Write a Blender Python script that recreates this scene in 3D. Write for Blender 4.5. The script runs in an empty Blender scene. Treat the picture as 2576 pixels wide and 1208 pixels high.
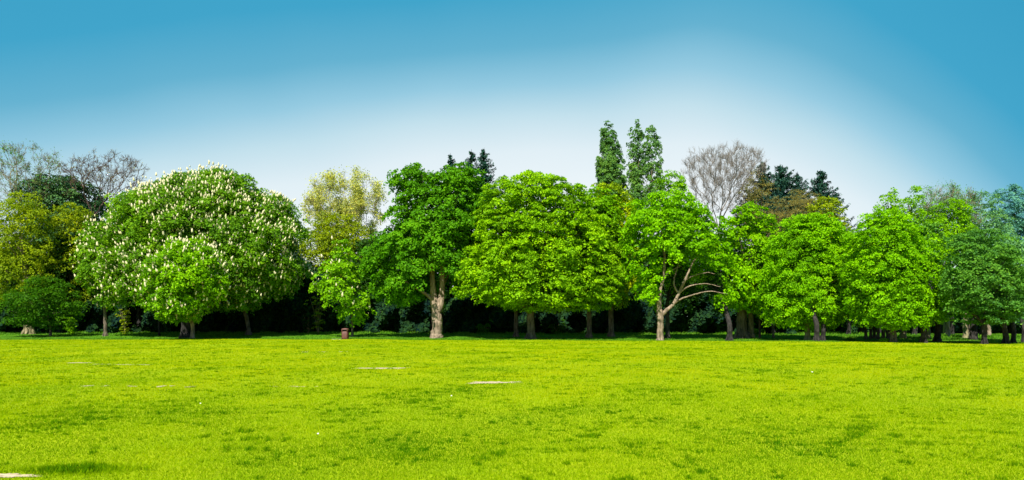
import bpy, math
import numpy as np
from mathutils import Vector

S = bpy.context.scene
C = S.collection
R = math.radians

# ------------------------------------------------------------ camera, sky, sun
FP, HZ, CX, HC = 1700.0, 812.0, 1288.0, 1.65      # focal length in photo px, horizon row, centre column, eye height
cam = bpy.data.objects.new('camera', bpy.data.cameras.new('camera'))
C.objects.link(cam)
cam.location = (0, 0, HC)
cam.rotation_euler = (R(90), 0, 0)
cam.data.sensor_width = 36
cam.data.lens = 36 * FP / 2576
cam.data.shift_y = (HZ - 604) / 2576
cam.data.clip_end = 5000
S.camera = cam
S.view_settings.view_transform = 'Standard'
S.view_settings.look = 'None'
S.view_settings.gamma = 1
S.view_settings.exposure = 1.0

SUN_EL, SUN_AZ = 52.0, 18.0        # elevation; light travels away from the camera and this far to the right
sun = bpy.data.objects.new('sun', bpy.data.lights.new('sun', 'SUN'))
C.objects.link(sun)
sun.data.energy = 5.0
sun.data.angle = R(0.5)
sun.data.color = (1.0, 0.95, 0.86)
trav = Vector((math.sin(R(SUN_AZ)) * math.cos(R(SUN_EL)), math.cos(R(SUN_AZ)) * math.cos(R(SUN_EL)), -math.sin(R(SUN_EL))))
sun.rotation_euler = trav.to_track_quat('-Z', 'Y').to_euler()
sun.location = (-20, -60, 80)

W = bpy.data.worlds.new('World')
S.world = W
W.use_nodes = True
nt = W.node_tree
nt.nodes.clear()
N = lambda t, tree=None: (tree or nt).nodes.new(t)


def mth(tree, op, a, b=None, c=None):
    n = tree.nodes.new('ShaderNodeMath')
    n.operation = op
    for i, v in enumerate((a, b, c)):
        if v is None:
            continue
        if isinstance(v, (int, float)):
            n.inputs[i].default_value = v
        else:
            tree.links.new(v, n.inputs[i])
    return n.outputs[0]


def mixc(tree, fac, a, b, mode='MIX'):
    n = tree.nodes.new('ShaderNodeMix')
    n.data_type = 'RGBA'
    n.blend_type = mode
    for i, v in ((0, fac), (6, a), (7, b)):
        if isinstance(v, (int, float)):
            n.inputs[i].default_value = v
        elif isinstance(v, tuple):
            n.inputs[i].default_value = (*v, 1)
        else:
            tree.links.new(v, n.inputs[i])
    return n.outputs[2]


def ramp(tree, fac, stops, interp='LINEAR'):
    n = tree.nodes.new('ShaderNodeValToRGB')
    n.color_ramp.interpolation = interp
    el = n.color_ramp.elements
    while len(el) < len(stops):
        el.new(0.5)
    for e, (p, c) in zip(el, stops):
        e.position = p
        e.color = (*c, 1)
    tree.links.new(fac, n.inputs[0])
    return n.outputs[0]


tc = N('ShaderNodeTexCoord')
sx = N('ShaderNodeSeparateXYZ')
nt.links.new(tc.outputs['Generated'], sx.inputs[0])
right = mth(nt, 'MAXIMUM', mth(nt, 'SUBTRACT', sx.outputs[0], 0.22), 0.0)
left = mth(nt, 'MAXIMUM', mth(nt, 'SUBTRACT', mth(nt, 'MULTIPLY', sx.outputs[0], -1.0), -0.16), 0.0)
v = mth(nt, 'ADD', sx.outputs[2], mth(nt, 'MULTIPLY', mth(nt, 'POWER', right, 2.0), 1.75))
v = mth(nt, 'ADD', v, mth(nt, 'MULTIPLY', mth(nt, 'POWER', left, 2.0), 0.27))
wn = N('ShaderNodeTexNoise')
wn.inputs['Scale'].default_value = 1.6
wn.inputs['Detail'].default_value = 3
nt.links.new(tc.outputs['Generated'], wn.inputs['Vector'])
v = mth(nt, 'ADD', v, mth(nt, 'MULTIPLY', mth(nt, 'SUBTRACT', wn.outputs[0], 0.68), 0.09))
grad = ramp(nt, v, [(0.0, (.465, .485, .495)), (0.17, (.45, .48, .49)), (0.24, (.39, .445, .47)), (0.29, (.28, .385, .43)),
                    (0.335, (.155, .305, .385)), (0.385, (.065, .228, .325)), (0.45, (.024, .190, .302)), (0.62, (.014, .165, .275)), (1.0, (.012, .12, .24))])
sky = N('ShaderNodeTexSky')
sky.sky_type = 'NISHITA'
sky.sun_disc = False
sky.sun_elevation = R(SUN_EL)
sky.sun_rotation = R(180 + SUN_AZ)
b1 = N('ShaderNodeBackground')
nt.links.new(sky.outputs[0], b1.inputs[0])
b1.inputs[1].default_value = 0.003
b2 = N('ShaderNodeBackground')
nt.links.new(grad, b2.inputs[0])
b2.inputs[1].default_value = 0.95
ad = N('ShaderNodeAddShader')
nt.links.new(b1.outputs[0], ad.inputs[0])
nt.links.new(b2.outputs[0], ad.inputs[1])
wo = N('ShaderNodeOutputWorld')
nt.links.new(ad.outputs[0], wo.inputs[0])


# ------------------------------------------------------------ helpers
def sm(t):
    t = np.clip(t, 0, 1)
    return t * t * (3 - 2 * t)


EU = (np.array([0, 700, 1288, 1700, 2000, 2300, 2576]) - CX) / FP
ED = FP * HC / (np.array([853.6, 854.6, 855.6, 857.6, 860.8, 864.0, 866.5]) - HZ)


def edge(u):
    """depth of the line where the mown meadow meets the ground under the trees"""
    return np.interp(u, EU, ED)


def ground_z(x, y):
    """meadow flat, a low bank rising under the trees, plain again far behind"""
    y = np.maximum(y, 0.5)
    e = edge(x / y)
    b = 0.36 * sm((y - e) / 16.0)
    u = x / y
    b = b * (1 - 0.55 * sm((u - 0.45) / 0.2))
    return b + 0.05 * np.sin(x * .11 + 1) * np.sin(y * .07) * sm((y - 12) / 20)


def at(px, py, Y):
    return np.array(((px - CX) / FP * Y, Y, HC + (HZ - py) / FP * Y))


def depth_for(px, py):
    u = (px - CX) / FP
    ds = np.linspace(6, 160, 4000)
    scr = HZ + FP * (HC - ground_z(u * ds, ds)) / ds
    i = int(np.argmax(scr <= py))
    return float(ds[i])


def mesh_obj(name, verts, faces, mat, parent=None, tint=None, smooth=False):
    verts = np.asarray(verts, dtype=np.float32)
    faces = np.asarray(faces, dtype=np.int32)
    me = bpy.data.meshes.new(name)
    me.vertices.add(len(verts))
    me.vertices.foreach_set('co', verts.ravel())
    k = faces.shape[1]
    me.loops.add(faces.size)
    me.loops.foreach_set('vertex_index', faces.ravel())
    me.polygons.add(len(faces))
    me.polygons.foreach_set('loop_start', np.arange(0, faces.size, k, dtype=np.int32))
    me.update(calc_edges=True)
    if smooth:
        me.polygons.foreach_set('use_smooth', np.ones(len(faces), dtype=bool))
    if tint is not None:
        a = me.attributes.new('tint', 'FLOAT', 'FACE')
        a.data.foreach_set('value', np.asarray(tint, dtype=np.float32))
    me.materials.append(mat)
    o = bpy.data.objects.new(name, me)
    C.objects.link(o)
    if parent is not None:
        o.parent = parent
    return o


def thing(name, label, cat, loc, group=None):
    o = bpy.data.objects.new(name, None)
    o.empty_display_size = 0.5
    C.objects.link(o)
    o.location = loc
    o['label'] = label
    o['category'] = cat
    if group:
        o['group'] = group
    return o


class Noise3:
    def __init__(s, rng, scale, n=14):
        d = rng.normal(size=(n, 3))
        d /= np.linalg.norm(d, axis=1)[:, None]
        s.k = d * (2 * math.pi / scale) * rng.uniform(.55, 1.6, size=(n, 1))
        s.p = rng.uniform(0, 6.28, n)

    def __call__(s, P):
        out = np.zeros(len(P))
        for k, p in zip(s.k, s.p):
            out += np.sin(P @ k + p)
        return out / math.sqrt(len(s.p) / 2)


def nrm(v):
    return v / (np.linalg.norm(v, axis=-1, keepdims=True) + 1e-9)


# ------------------------------------------------------------ materials
def leaf_mat(name, dark, mid, light, transl=0.40, gloss=0.06):
    m = bpy.data.materials.new(name)
    m.use_nodes = True
    t = m.node_tree
    t.nodes.clear()
    a = t.nodes.new('ShaderNodeAttribute')
    a.attribute_name = 'tint'
    col = ramp(t, a.outputs['Fac'], [(0.0, dark), (0.5, mid), (1.0, light)])
    p = t.nodes.new('ShaderNodeBsdfPrincipled')
    t.links.new(col, p.inputs['Base Color'])
    p.inputs['Roughness'].default_value = 0.55
    p.inputs['Specular IOR Level'].default_value = gloss
    tr = t.nodes.new('ShaderNodeBsdfTranslucent')
    t.links.new(mixc(t, 1.0, col, (1.15, 1.1, .6), 'MULTIPLY'), tr.inputs[0])
    mx = t.nodes.new('ShaderNodeMixShader')
    mx.inputs[0].default_value = transl
    t.links.new(p.outputs[0], mx.inputs[1])
    t.links.new(tr.outputs[0], mx.inputs[2])
    o = t.nodes.new('ShaderNodeOutputMaterial')
    t.links.new(mx.outputs[0], o.inputs[0])
    return m


def green(name, c, spread=0.45, warm=0.25, **kw):
    r, g, b = c
    return leaf_mat(name, (r * (1 - spread) * .85, g * (1 - spread), b), c,
                    (r * (1 + spread * .8 + warm), g * (1 + spread * .7), b * .9), **kw)


def bark_mat(name, c1, c2, scale=7.0, bump=1.0):
    m = bpy.data.materials.new(name)
    m.use_nodes = True
    t = m.node_tree
    p = t.nodes['Principled BSDF']
    tcn = t.nodes.new('ShaderNodeTexCoord')
    mp = t.nodes.new('ShaderNodeMapping')
    mp.inputs['Scale'].default_value = (1, 1, 0.22)
    t.links.new(tcn.outputs['Object'], mp.inputs[0])
    n = t.nodes.new('ShaderNodeTexNoise')
    n.inputs['Scale'].default_value = scale
    n.inputs['Detail'].default_value = 6
    n.inputs['Distortion'].default_value = .6
    t.links.new(mp.outputs[0], n.inputs['Vector'])
    n2 = t.nodes.new('ShaderNodeTexNoise')
    n2.inputs['Scale'].default_value = 1.6
    n2.inputs['Detail'].default_value = 4
    t.links.new(tcn.outputs['Object'], n2.inputs['Vector'])
    f = mth(t, 'ADD', mth(t, 'MULTIPLY', n.outputs[0], .65), mth(t, 'MULTIPLY', n2.outputs[0], .35))
    t.links.new(ramp(t, f, [(0.36, c1), (0.62, c2)]), p.inputs['Base Color'])
    p.inputs['Roughness'].default_value = .9
    p.inputs['Specular IOR Level'].default_value = .15
    b = t.nodes.new('ShaderNodeBump')
    b.inputs['Strength'].default_value = bump
    b.inputs['Distance'].default_value = .12
    t.links.new(n.outputs[0], b.inputs['Height'])
    t.links.new(b.outputs[0], p.inputs['Normal'])
    return m


M = {}
M['chestnut'] = green('chestnut_leaf', (0.13, 0.30, 0.008))
M['chestnut_lit'] = green('young_lit_chestnut_leaf', (0.18, 0.41, 0.003))  # young leaf green, brightened further to paint in sunlight
M['sycamore'] = green('sycamore_leaf', (0.088, 0.275, 0.004))
M['maple'] = green('maple_leaf', (0.215, 0.44, 0.003))
M['bright'] = green('bright_leaf', (0.175, 0.43, 0.001))
M['lime'] = green('lime_leaf', (0.165, 0.39, 0.001))
M['limey'] = green('yellowing_lime_leaf', (0.27, 0.4, 0.003))
M['hornbeam'] = green('hornbeam_leaf', (0.095, 0.265, 0.03))  # hornbeam green, lifted and blued to hint at haze
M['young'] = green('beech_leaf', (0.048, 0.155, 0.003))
M['gold'] = green('golden_leaf', (0.22, 0.31, 0.005))
M['tan'] = green('spring_tan_leaf', (0.46, 0.5, 0.1))
M['yellow'] = green('yellow_green_leaf', (0.24, 0.34, 0.006))
M['poplar'] = green('poplar_leaf', (0.115, 0.265, 0.05))
M['blue'] = green('haze_painted_blue_leaf', (0.11, 0.32, 0.28))  # edge haze painted into the leaf colour as blue-green
M['bluegreen'] = green('haze_painted_green_leaf', (0.14, 0.33, 0.12))  # paler green with some of the edge haze painted in
M['conifer'] = green('conifer_needle', (0.022, 0.075, 0.048), transl=.08)
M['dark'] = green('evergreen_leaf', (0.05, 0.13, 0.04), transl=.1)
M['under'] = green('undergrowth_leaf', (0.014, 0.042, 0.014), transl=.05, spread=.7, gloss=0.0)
M['brown'] = green('opening_bud_leaf', (0.24, 0.22, 0.06))
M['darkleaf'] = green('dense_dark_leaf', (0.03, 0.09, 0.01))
M['bark'] = bark_mat('grey_brown_bark', (.045, .035, .026), (.17, .135, .10))
M['bark_pale'] = bark_mat('pale_pinkish_bark', (.10, .075, .05), (.33, .25, .18))
M['bark_olive'] = bark_mat('olive_tan_bark', (.10, .085, .045), (.30, .25, .14))
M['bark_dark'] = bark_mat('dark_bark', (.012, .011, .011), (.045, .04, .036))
M['bark_red'] = bark_mat('reddish_bark', (.05, .03, .024), (.15, .10, .08))
M['twig'] = bark_mat('bare_twig', (.10, .085, .07), (.24, .21, .18), bump=.1)


def flat_mat(name, c, rough=.7, spec=.3):
    m = bpy.data.materials.new(name)
    m.use_nodes = True
    t = m.node_tree
    p = t.nodes['Principled BSDF']
    tcn = t.nodes.new('ShaderNodeTexCoord')
    n = t.nodes.new('ShaderNodeTexNoise')
    n.inputs['Scale'].default_value = 14
    n.inputs['Detail'].default_value = 5
    t.links.new(tcn.outputs['Object'], n.inputs['Vector'])
    t.links.new(ramp(t, n.outputs[0], [(.3, tuple(v * .65 for v in c)), (.7, tuple(min(1, v * 1.2) for v in c))]), p.inputs['Base Color'])
    p.inputs['Roughness'].default_value = rough
    p.inputs['Specular IOR Level'].default_value = spec
    return m


M['blossom'] = flat_mat('cream_blossom', (.64, .58, .36), .9, 0)
M['soil'] = flat_mat('dry_soil', (.44, .35, .22), .95, .1)


# ------------------------------------------------------------ geometry builders
def tubes(paths, sides=8, rng=None, rough=0.0):
    """paths: list of (pts[n,3], radii[n]) -> verts, quad faces"""
    V, Fc, off = [], [], 0
    th = np.linspace(0, 2 * math.pi, sides, endpoint=False)
    for pts, rad in paths:
        pts = np.asarray(pts, float)
        n = len(pts)
        tan = nrm(np.gradient(pts, axis=0))
        ref = np.array((0, 1.0, 0)) if abs(tan[0][2]) > .5 else np.array((0, 0, 1.0))
        a = nrm(np.cross(tan, ref))
        b = np.cross(tan, a)
        rr = np.asarray(rad, float)[:, None] * np.ones((n, sides))
        if rough and rng is not None:
            ph = rng.uniform(0, 6.28, 3)
            rr = rr * (1 + rough * (np.sin(3 * th[None] + ph[0] + .5 * np.arange(n)[:, None]) * .5
                                    + np.sin(5 * th[None] + ph[1] + np.arange(n)[:, None] * 1.1) * .35)
                       + 0 * rr)
        ring = pts[:, None, :] + rr[..., None] * (np.cos(th)[None, :, None] * a[:, None, :] + np.sin(th)[None, :, None] * b[:, None, :])
        V.append(ring.reshape(-1, 3))
        i, j = np.meshgrid(np.arange(n - 1), np.arange(sides), indexing='ij')
        j2 = (j + 1) % sides
        f = np.stack([i * sides + j, i * sides + j2, (i + 1) * sides + j2, (i + 1) * sides + j], -1).reshape(-1, 4) + off
        Fc.append(f)
        off += n * sides
    return np.concatenate(V), np.concatenate(Fc)


def smooth_path(ctrl, n=10, rng=None, wob=0.0):
    """Catmull-Rom through control points (x,y,z,r)"""
    c = np.asarray(ctrl, float)
    if len(c) == 2:
        c = np.array([c[0], (c[0] + c[1]) / 2, c[1]])
    P = np.vstack([2 * c[0] - c[1], c, 2 * c[-1] - c[-2]])
    out = []
    for i in range(1, len(P) - 2):
        t = np.linspace(0, 1, n, endpoint=(i == len(P) - 3))[:, None]
        out.append(.5 * (2 * P[i] + (P[i + 1] - P[i - 1]) * t + (2 * P[i - 1] - 5 * P[i] + 4 * P[i + 1] - P[i + 2]) * t ** 2
                         + (-P[i - 1] + 3 * P[i] - 3 * P[i + 1] + P[i + 2]) * t ** 3))
    o = np.concatenate(out)
    if wob and rng is not None:
        o[1:, :3] += rng.normal(size=(len(o) - 1, 3)) * wob
    return o[:, :3], np.maximum(o[:, 3], .004)


def leaf_quads(P, nor, size, rng, tint, aspect=.62, droop=.5, jit=.55):
    """one folded kite-shaped leaf per point"""
    n = len(P)
    nor = nrm(nor + rng.normal(size=(n, 3)) * jit)
    d = rng.normal(size=(n, 3))
    d[:, 2] -= droop
    d = nrm(d - nor * np.sum(d * nor, 1)[:, None])
    s = np.cross(nor, d)
    L = (size * rng.uniform(.7, 1.35, n))[:, None]
    w = L * aspect * .5
    p0 = P - d * L * .5
    p2 = P + d * L * .5 - nor * L * .12
    mid = P + d * L * .05
    p1 = mid + s * w - nor * L * .06
    p3 = mid - s * w - nor * L * .06
    V = np.stack([p0, p1, p2, p3], 1).reshape(-1, 3)
    F = np.arange(4 * n).reshape(-1, 4)
    return V, F, tint


def crown_shape(rows, Y, yoff=0.0):
    r = sorted(rows, key=lambda q: -q[0])
    z = np.array([HC + (HZ - q[0]) / FP * Y for q in r])
    xl = np.array([(q[1] - CX) / FP * Y for q in r])
    xr = np.array([(q[2] - CX) / FP * Y for q in r])
    return z, (xl + xr) / 2, np.maximum((xr - xl) / 2 - .1, .15), Y + yoff


def clump_points(rng, shape, density, kd, lump, shell, holes, inner=.45, gap=-.35, Y=1):
    z, cx, hw, cy = shape
    zlo, zhi = z.min(), z.max()
    wmax = hw.max()
    lumpn = Noise3(rng, lump)
    fine0 = Noise3(rng, lump * .5)
    fine = lambda Q: fine0(Q * np.array((1, 1, 1.9)))
    vol = float(np.sum((hw[1:] + hw[:-1]) ** 2 / 4 * np.abs(np.diff(z)))) * math.pi * kd
    n = int(vol * density * 3.0)
    n = min(n, 60000)
    hd = wmax * kd
    xs = rng.uniform((cx - hw).min(), (cx + hw).max(), n * 3)
    ys = rng.uniform(cy - hd, cy + hd, n * 3)
    zs = rng.uniform(zlo, zhi, n * 3)
    P = np.stack([xs, ys, zs], 1)
    zc = (zlo + zhi) / 2

    def inside(Q):
        h = np.interp(Q[:, 2], z, hw)
        c = np.interp(Q[:, 2], z, cx)
        h = np.where((Q[:, 2] < zlo) | (Q[:, 2] > zhi), 1e-3, h)
        e = h * (1.0 - .18 * np.clip(-lumpn(Q), -.5, 1.6) - .07 * fine(Q))
        return ((Q[:, 0] - c) / e) ** 2 + ((Q[:, 1] - cy) / (e * kd)) ** 2 < 1

    P = P[inside(P)]
    Rm = min((zhi - zlo) / 2, wmax)
    core = np.stack([np.interp(P[:, 2], z, cx), np.full(len(P), cy), np.clip(P[:, 2], zlo + Rm * .9, max(zlo + Rm * .9, zhi - Rm))], 1)
    dr = nrm(P - core)
    o1 = ~inside(P + dr * shell)
    o2 = ~inside(P + dr * shell * 2.2)
    keep = (o1 & (fine(P) > gap)) | (~o1 & o2 & (rng.random(len(P)) < inner)) | (rng.random(len(P)) < .05)
    if holes:
        sx_ = CX + FP * P[:, 0] / P[:, 1]
        sy_ = HZ - FP * (P[:, 2] - HC) / P[:, 1]
        for hx, hy, rx, ry, back in holes:
            keep &= ~((((sx_ - hx) / rx) ** 2 + ((sy_ - hy) / ry) ** 2 < 1 + .25 * fine(P)) & (P[:, 1] < cy + back))
    body = ~o1 & ~o2 & (rng.random(len(P)) < .35)
    if holes:
        body &= False
    return P[keep], dr[keep], P[body]


def leaf_clumps(rng, Pc, dr, Rc, m, size, flat=.35, up=1.0, out=.7, droop=.5, jit=.55, aspect=.62):
    n = len(Pc)
    Ri = Rc * rng.uniform(.6, 1.35, n)
    nor = nrm(np.array((0, 0, up)) + dr * out + rng.normal(size=(n, 3)) * .18)
    ref = nrm(rng.normal(size=(n, 3)))
    a = nrm(np.cross(nor, ref))
    b = np.cross(nor, a)
    rr = np.sqrt(rng.random((n, m)))
    ph = rng.uniform(0, 2 * math.pi, (n, m))
    ra = (rr * Ri[:, None])[..., None]
    h = (-(rr ** 2) * .45 * Ri[:, None] + rng.normal(size=(n, m)) * flat * .35 * Ri[:, None])[..., None]
    rad = np.cos(ph)[..., None] * a[:, None] + np.sin(ph)[..., None] * b[:, None]
    P = (Pc[:, None] + rad * ra + nor[:, None] * h).reshape(-1, 3)
    ln = (nor[:, None] + rad * (rr ** 1.5)[..., None] * .7).reshape(-1, 3)
    ct = rng.normal(size=(n, 1)) * .12 + .13 * Noise3(rng, 4.5)(Pc)[:, None]
    tint = np.clip(.5 + ct + rng.normal(size=(n, m)) * .2, 0, 1).ravel()
    return leaf_quads(P, nrm(ln), size, rng, tint, droop=droop, jit=jit, aspect=aspect)


def add_blossom(rng, Pc, dr, h, name, parent, base, per=1.0, dens=None):
    """upright candle-shaped panicles on the outer clumps"""
    if per > 1:
        Pc, dr = np.concatenate([Pc, Pc]), np.concatenate([dr, dr])
        per /= 2
    n = len(Pc)
    k = rng.random(n) < per
    if dens is not None:
        k &= dens(Pc) > -.9
    P = Pc[k] + nrm(dr[k]) * rng.uniform(-.1, .18, (k.sum(), 1)) + rng.normal(size=(k.sum(), 3)) * .22
    P[:, 2] += .02
    n = len(P)
    ax = nrm(np.array((0, 0, 1.0)) + dr[k] * .35 + rng.normal(size=(n, 3)) * .15)
    a = nrm(np.cross(ax, np.array((1.0, .2, 0))))
    b = np.cross(ax, a)
    H = h * rng.uniform(.5, 1.25, n)
    prof = [(0, .10), (.12, .22), (.42, .25), (.75, .15), (1.0, .015)]
    sides = 6
    th = np.linspace(0, 2 * math.pi, sides, endpoint=False)
    rings = []
    for t, r in prof:
        wob = rng.uniform(.75, 1.2, (n, sides))
        ring = P[:, None] + ax[:, None] * (H * t)[:, None, None] + (H[:, None] * r * wob)[..., None] * (
            np.cos(th)[None, :, None] * a[:, None] + np.sin(th)[None, :, None] * b[:, None])
        rings.append(ring)
    V = np.stack(rings, 1).reshape(-1, 3)
    nr = len(prof)
    i, j = np.meshgrid(np.arange(nr - 1), np.arange(sides), indexing='ij')
    f = np.stack([i * sides + j, i * sides + (j + 1) % sides, (i + 1) * sides + (j + 1) % sides, (i + 1) * sides + j], -1).reshape(-1, 4)
    F = (f[None] + (np.arange(n) * nr * sides)[:, None, None]).reshape(-1, 4)
    o = mesh_obj(name, V - base, F, M['blossom'], parent)
    o['kind'] = 'stuff'
    return o


def limb_paths(rng, limbs, Y):
    out = []
    for pts, r0, r1 in limbs:
        k = len(pts)
        ctrl = []
        for i, q in enumerate(pts):
            dd = q[2] if len(q) > 2 else 0
            p = at(q[0], q[1], Y + dd)
            r = r0 + (r1 - r0) * i / (k - 1)
            ctrl.append((*p, r))
        out.append(smooth_path(ctrl, 8, rng, .012))
    return out


def make_tree(seed, label, px, by, rows, mat, w=12, bark='bark', Rc=.62, m=26, size=.30, density=.9, kd=.8, lump=3.2,
              shell=1.0, holes=None, blossom=0.0, bh=.34, yoff=0.0, cyaw=0, limbs=None, plumes=(), lean=0, trunk_top=None, gap=-.35, up=1.0,
              out=.7, inner=.45, droop=.5, name='tree', cat='tree', group=None, stems=None, Y=None, flare=1.35, jit=.55, aspect=.62):
    rng = np.random.default_rng(seed)
    Y = Y or depth_for(px, by)
    x = (px - CX) / FP * Y
    base = np.array((x, Y, float(ground_z(x, Y)) - .03))
    t = thing(name, label, cat, base, group)
    shape = crown_shape(rows, Y, yoff)
    ztop = shape[0].max()
    zbot = shape[0].min()
    r0 = w / 2 / FP * Y
    paths = []
    if stems is None:
        zt = zbot + (ztop - zbot) * .6 if trunk_top is None else trunk_top
        cxm = float(np.interp(zt, shape[0], shape[1]))
        zf = zbot + (ztop - zbot) * .12
        xx = x + lean / FP * Y
        ctrl = [(x, Y, base[2] - .1, r0 * flare), (x + .02, Y, base[2] + .5, r0 * 1.05), ((x + xx) / 2, Y, (base[2] + zf) / 2, r0 * .93),
                (xx, Y + yoff * .3, zf, r0 * .85), ((xx + cxm) / 2, Y + yoff * .6, (zf + zt) / 2, r0 * .5), (cxm, Y + yoff, zt, r0 * .15)]
        paths.append(smooth_path(ctrl, 7, rng, .01))
        nl = 7
        for i in range(nl):
            f = rng.uniform(0, .75)
            zs = zf + (zt - zf) * f
            a = 2 * math.pi * i / nl + rng.uniform(-.3, .3)
            ze = min(ztop - .8, zs + rng.uniform(.2, .5) * (ztop - zbot) * .6)
            hh = float(np.interp(ze, shape[0], shape[2])) * .8
            cxe = float(np.interp(ze, shape[0], shape[1]))
            ex, ey = cxe + math.cos(a) * hh, Y + yoff + math.sin(a) * hh * kd
            sx0 = xx + (cxm - xx) * f
            p0 = np.array((sx0, Y + yoff * f, zs))
            p3 = np.array((ex, ey, ze))
            pm = p0 * .5 + p3 * .5 + np.array((0, 0, -.06 * hh))
            rr = r0 * (.42 - .2 * f)
            paths.append(smooth_path([(*p0, rr), (*pm, rr * .6), (*p3, rr * .12)], 7, rng, .02))
    else:
        for pts in stems:
            ctrl = [(*at(q[0], q[1], Y + (q[3] if len(q) > 3 else 0)), q[2] / 2 / FP * Y) for q in pts]
            ctrl[0] = (ctrl[0][0], ctrl[0][1], min(ctrl[0][2], ctrl[0][2]), ctrl[0][3])
            paths.append(smooth_path(ctrl, 7, rng, .012))
    if limbs:
        paths += limb_paths(rng, limbs, Y)
    for k in range(6 if w >= 9 else 0):
        a = k * 1.05 + rng.uniform(-.3, .3)
        dd = np.array((math.cos(a), math.sin(a), 0))
        rb = r0 * (1.15 if stems is None else 1.2)
        p0 = base + dd * rb * .45 + (0, 0, .30 + r0 * 1.2)
        p1 = base + dd * rb * 1.0 + (0, 0, .10 + r0 * .25)
        p2 = base + dd * rb * rng.uniform(1.25, 1.7) + (0, 0, -.03)
        paths.append(smooth_path([(*p0, rb * .30), (*p1, rb * .32), (*p2, rb * .12)], 5, rng))
    V, F = tubes(paths, 12, rng, .13)
    mesh_obj('trunk', V - base, F, M[bark], t, smooth=True)
    m, size = int(m * 1.35), size * .87
    Pc, dr, Pb = clump_points(rng, shape, density, kd, lump, shell, holes, inner=inner, gap=gap)
    for pr in plumes:
        a_, b_, c_ = clump_points(rng, crown_shape(pr, Y, yoff + rng.uniform(-1, 1)), density * 1.3, kd, lump, shell, None, inner=inner, gap=gap)
        Pc, dr = np.concatenate([Pc, a_]), np.concatenate([dr, b_])
    V, F, ti = leaf_clumps(rng, Pc, dr, Rc, m, size, up=up, out=out, droop=droop, jit=jit, aspect=aspect)
    if len(Pb) > 5:
        V2, F2, t2 = leaf_clumps(rng, Pb, nrm(rng.normal(size=Pb.shape)), Rc * 1.2, 10, size * 1.7, up=.6, out=1)
        V, F, ti = np.concatenate([V, V2]), np.concatenate([F, F2 + len(V)]), np.concatenate([ti, t2])
    lf = mesh_obj('crown', V - base, F, M[mat], t, ti)
    if blossom:
        bn = Noise3(rng, 6)
        add_blossom(rng, Pc, dr, bh, 'blossom', t, base, blossom, bn)
    return t


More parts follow.
